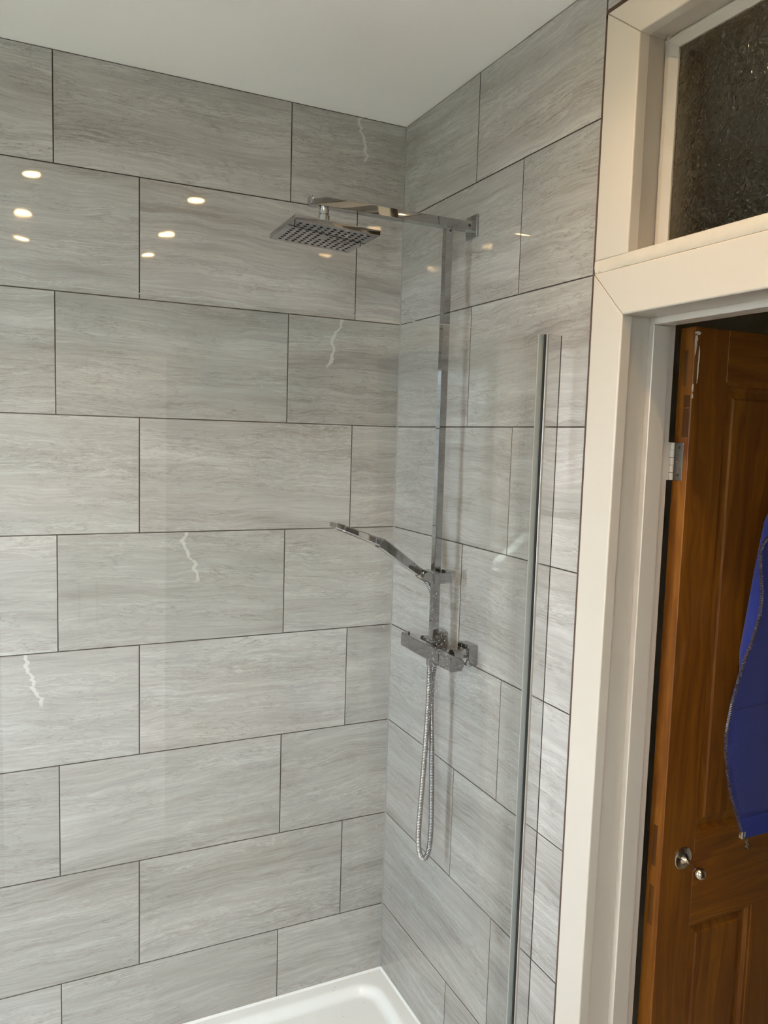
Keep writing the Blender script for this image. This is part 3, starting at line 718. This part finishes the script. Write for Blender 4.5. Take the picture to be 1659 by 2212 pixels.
# ball-ended peg
pg = empty('peg_handle', (0.214, dyF, 0.880)); pg.parent = door; pg.location = Vector((0.214, dyF, 0.880)) - wl(door); pg['label'] = 'worn nickel peg with round plate and ball end'
bm = bmesh.new(); lathe(bm, (0.214, dyF, 0.880), (0, -1, 0), [(0, .0245), (.002, .0245), (.0035, .0225), (.004, .019), (.006, .012), (.010, .008), (.014, .0055)], 32); build('plate', bm, M['nickel'], pg, smooth=.5)
ptip = Vector((0.2070, -1.030, 0.8772))
bm = bmesh.new(); sweep(bm, [(0.214, dyF - .010, 0.880), (0.2105, dyF - .028, 0.8785), ptip], lambda i: (.0048, .0040, .0034)[i], 14); build('rod', bm, M['nickel'], pg, smooth=.6)
bm = bmesh.new(); bmesh.ops.create_uvsphere(bm, u_segments=24, v_segments=16, radius=.0125); bmesh.ops.translate(bm, vec=ptip + Vector((-.0025, -.010, -.001)), verts=bm.verts); build('ball', bm, M['nickel'], pg, smooth=2)
for dx, dz in ((.003, .016), (.004, -.0155)):
    bm = bmesh.new(); lathe(bm, (0.214 + dx, dyF - .0035, 0.880 + dz), (0, -1, 0), [(0, .003), (.001, .0028), (.0014, .0015)], 10); build('plate_screw', bm, M['steel'], pg)
# coat hook further along the door
bm = bmesh.new(); box(bm, (0.490, dyF - .004, 1.70), (0.510, dyF, 1.78), .001); sweep(bm, [(0.5, dyF - .003, 1.72), (0.5, dyF - .03, 1.715), (0.5, dyF - .05, 1.73), (0.5, dyF - .055, 1.75)], .004, 10)
build('coat_hook', bm, M['nickel'], door, smooth=.6)

# ------------------------------------------------------------------ blue hoodie hanging on the door
hd = empty('hoodie', (0.46, -1.03, 0.93)); tag(hd, 'royal blue zip hoodie hanging open on the pine door', 'hoodie')
def lerp_tab(tab, z):
    if z >= tab[0][0]: return tab[0][1]
    for (z0, v0), (z1, v1) in zip(tab, tab[1:]):
        if z0 >= z >= z1: 
            t = (z0 - z) / (z0 - z1); return v0 + (v1 - v0) * t
    return tab[-1][1]
XLb = [(1.74, .455), (1.70, .415), (1.598, .356), (1.497, .3405), (1.391, .324), (1.3185, .312), (1.25, .320), (1.12, .330), (1.0, .350), (0.935, .38)]
XRb = [(1.74, .545), (1.70, .60), (1.60, .64), (1.3, .655), (0.935, .66)]
bm = bmesh.new(); loops = []; nz, nc = 44, 40
for i in range(nz + 1):
    z = 1.74 - (1.74 - .935) * i / nz; xl, xr = lerp_tab(XLb, z), lerp_tab(XRb, z); cx, hw = (xl + xr) / 2, (xr - xl) / 2
    dep = .018 + .012 * min(1, (1.74 - z) / .25); loop = []
    for k in range(nc):
        a_ = 2 * PI * k / nc; c, s = math.cos(a_), math.sin(a_)
        sx = math.copysign(abs(c) ** .75, c); sy = math.copysign(abs(s) ** .6, s)
        fold = .006 * math.sin(6.0 * c + z * 5) * (1 if s < 0 else .2) * min(1, (1.74 - z) * 4)
        loop.append(bm.verts.new((cx + hw * sx, -1.018 + dep * sy + fold, z)))
    loops.append(loop)
for p, q in zip(loops, loops[1:]):
    for k in range(nc): bm.faces.new((p[k], p[(k + 1) % nc], q[(k + 1) % nc], q[k]))
bm.faces.new(loops[0]); bm.faces.new(list(reversed(loops[-1])))
build('body', bm, M['jersey'], hd, smooth=2)
# front flap carrying the zip; (z, x) of the zip line
ZIP = [(1.590, .345), (1.5706, .3112), (1.5598, .2990), (1.5433, .2901), (1.5057, .2928), (1.4580, .3045), (1.4104, .3056), (1.3546, .2886), (1.3190, .2680), (1.2725, .2507), (1.2359, .2393), (1.1791, .2325), (1.1402, .2350), (1.0801, .2474), (1.0286, .2618), (0.9799, .2841), (0.950, .2980)]
ZIPY = lambda z: -1.056
def zx(z): 
    return lerp_tab(ZIP, z)
def sheet(name, z0, z1, x_of, xr, yoff, th, mat, nzz=40, nxx=14):
    bm = bmesh.new(); F = []; B = []
    for i in range(nzz + 1):
        z = z0 + (z1 - z0) * i / nzz; xa = x_of(z); rf = []; rb = []
        for k in range(nxx + 1):
            t = k / nxx; x = xa + (xr(z) - xa) * t
            y = ZIPY(z) + yoff + .010 * t * t + .005 * math.sin(t * 7 + z * 9) * t + .004 * math.sin(z * 24 + t * 3) * (1 - t) * .5
            rf.append(bm.verts.new((x, y, z - .012 * (1 - t) * 0))); rb.append(bm.verts.new((x, y + th, z)))
        F.append(rf); B.append(rb)
    for i in range(nzz):
        for k in range(nxx):
            bm.faces.new((F[i][k], F[i][k + 1], F[i + 1][k + 1], F[i + 1][k])); bm.faces.new((B[i][k], B[i + 1][k], B[i + 1][k + 1], B[i][k + 1]))
        bm.faces.new((F[i][0], F[i + 1][0], B[i + 1][0], B[i][0])); bm.faces.new((F[i][nxx], B[i][nxx], B[i + 1][nxx], F[i + 1][nxx]))
    for k in range(nxx):
        bm.faces.new((F[0][k], B[0][k], B[0][k + 1], F[0][k + 1])); bm.faces.new((F[nzz][k], F[nzz][k + 1], B[nzz][k + 1], B[nzz][k]))
    return build(name, bm, mat, hd, smooth=1.0)
sheet('front_flap', 1.585, 0.985, lambda z: zx(z) + .003, lambda z: .47, 0, .006, M['jersey'])
sheet('hem_band', 0.986, 0.940, lambda z: zx(z) + .003, lambda z: .50, -.001, .008, M['jerseyd'], 10, 14)
sheet('pocket', 1.222, 0.998, lambda z: zx(z) + .016, lambda z: .455, -.0035, .003, M['jersey'], 20, 12)
# sleeve in front at the right
bm = bmesh.new(); pts = [(0.50, -1.05, 1.60), (0.452, -1.075, 1.52), (0.445, -1.085, 1.40), (0.447, -1.083, 1.25), (0.452, -1.08, 1.12), (0.458, -1.078, 1.03)]
cp = catmull(pts, 8); sweep(bm, cp, lambda i: .042 - .012 * i / len(cp) + .003 * math.sin(i * .9), 18); build('sleeve', bm, M['jersey'], hd, smooth=2)
bm = bmesh.new(); pts = [(0.458, -1.078, 1.035), (0.459, -1.078, 1.0), (0.460, -1.078, .965)]; sweep(bm, catmull(pts, 4), .029, 18); build('cuff', bm, M['jerseyd'], hd, smooth=2)
# hood gathered on the hook
bm = bmesh.new(); bmesh.ops.create_uvsphere(bm, u_segments=20, v_segments=14, radius=1.0)
for v in bm.verts: v.co = Vector((0.50 + v.co.x * (.085 - .03 * v.co.z), -1.032 + v.co.y * .042 + .006 * math.sin(v.co.x * 9), 1.68 + v.co.z * .085))
build('hood', bm, M['jersey'], hd, smooth=2)
# zip: tape, teeth, pull
zp = []
s = 1.585
while s > 0.952:
    zp.append(Vector((zx(s), ZIPY(s) - .0006 + .002 * math.sin(s * 24) * 1.0, s))); s -= .0005
cz = [zp[0]]
for q in zp[1:]:
    if (q - cz[-1]).length >= .0034: cz.append(q)
bm = bmesh.new(); sweep(bm, cz, .0022, 6); zip_ = build('zip', bm, M['tape'], hd)
bm = bmesh.new()
for a, b in zip(cz, cz[1:]):
    d = (b - a).normalized(); nrm = d.cross(Vector((0, 1, 0))).normalized(); c = (a + b) / 2
    r = bmesh.ops.create_cube(bm, size=1.0)
    for v in r['verts']: v.co = c + d * v.co.x * .0017 + nrm * v.co.z * .0042 + Vector((0, v.co.y * .0052, 0))
build('zip_teeth', bm, M['alu'], zip_, kind='stuff')
e = cz[-1]
bm = bmesh.new(); box(bm, e + Vector((-.005, -.006, -.010)), e + Vector((.005, .004, .006)), .002, 2); build('zip_slider', bm, M['alu'], zip_, smooth=.6)
bm = bmesh.new()
T = Matrix.Translation(e + Vector((.004, -.007, -.008))) @ Matrix.Rotation(math.radians(-16), 4, 'Y')
for lo, hi in (((-.0045, -.001, -.024), (.0045, .001, -.019)), ((-.0045, -.001, -.013), (.0045, .001, 0)), ((-.0045, -.001, -.024), (-.0022, .001, -.010)), ((.0022, -.001, -.024), (.0045, .001, -.010))):
    box(bm, lo, hi)
bmesh.ops.transform(bm, matrix=T, verts=bm.verts); build('zip_pull', bm, M['alu'], zip_)

# ------------------------------------------------------------------ invented cupboard behind the photographer, added for a pale reflection in the glass
cb = empty('reflection_cupboard', (-0.77, -2.70, 0)); tag(cb, 'plain white two-door tall cupboard, added unseen for a faint reflection in the glass screen', 'cupboard')
CX0, CX1, CM, CZ = -1.09, -0.495, -0.788, 2.035
bxo('carcass', (CX0, -2.848, 0.0), (CX1, -2.572, CZ), M['white'], cb, .002)
for a, b in ((CX0, CM - .002), (CM + .002, CX1)):
    dr = bxo('cupboard_door', (a, -2.571, 0.09), (b, -2.552, CZ - .003), M['white'], cb, .0015)
    hxx = b - .03 if b < CM else a + .03
    bm = bmesh.new(); sweep(bm, [(hxx, -2.553, 1.0), (hxx, -2.530, 1.0), (hxx, -2.528, 1.01), (hxx, -2.528, 1.15), (hxx, -2.530, 1.16), (hxx, -2.553, 1.16)], .004, 8); build('pull_bar', bm, M['satin'], dr, smooth=.7)

# ------------------------------------------------------------------ ceiling downlights
DL = [(-0.385, -1.047), (-0.968, -1.040), (-0.388, -1.632), (-0.985, -1.625), (-0.395, -2.14), (-0.980, -2.10)]
where = ['nearest the doorway and the glass screen', 'over the long side of the glass screen', 'second from the screen beside the door', 'second from the screen on the window side', 'furthest from the screen beside the door', 'furthest from the screen on the window side']
for (lx, ly), wd in zip(DL, where):
    t = empty('ceiling_downlight', (lx, ly, ZC)); tag(t, 'warm round ceiling downlight mirrored in the tiles, ' + wd, 'downlight', 'recessed ceiling downlights')
    bm = bmesh.new(); lathe(bm, (lx, ly, ZC), (0, 0, -1), [(-.002, .046), (.002, .046), (.004, .043), (.004, .033), (.0005, .030)], 32); build('bezel', bm, M['white'], t, smooth=.6)
    bm = bmesh.new(); lathe(bm, (lx, ly, ZC - .0042), (0, 0, -1), [(0, .030), (.0012, .029), (.0022, .020), (.0026, .002)], 28); build('lamp_lens', bm, M['lens'], t, smooth=1.2)
    ld = bpy.data.lights.new('downlight_lamp', 'SPOT'); ld.energy = LAMP; ld.color = LAMP_COL; ld.spot_size = math.radians(135); ld.spot_blend = 1.0; ld.shadow_soft_size = 0.022
    lo_ = bpy.data.objects.new('downlight_lamp', ld); COL.objects.link(lo_); lo_.parent = t; lo_.location = (0, 0, -.030)
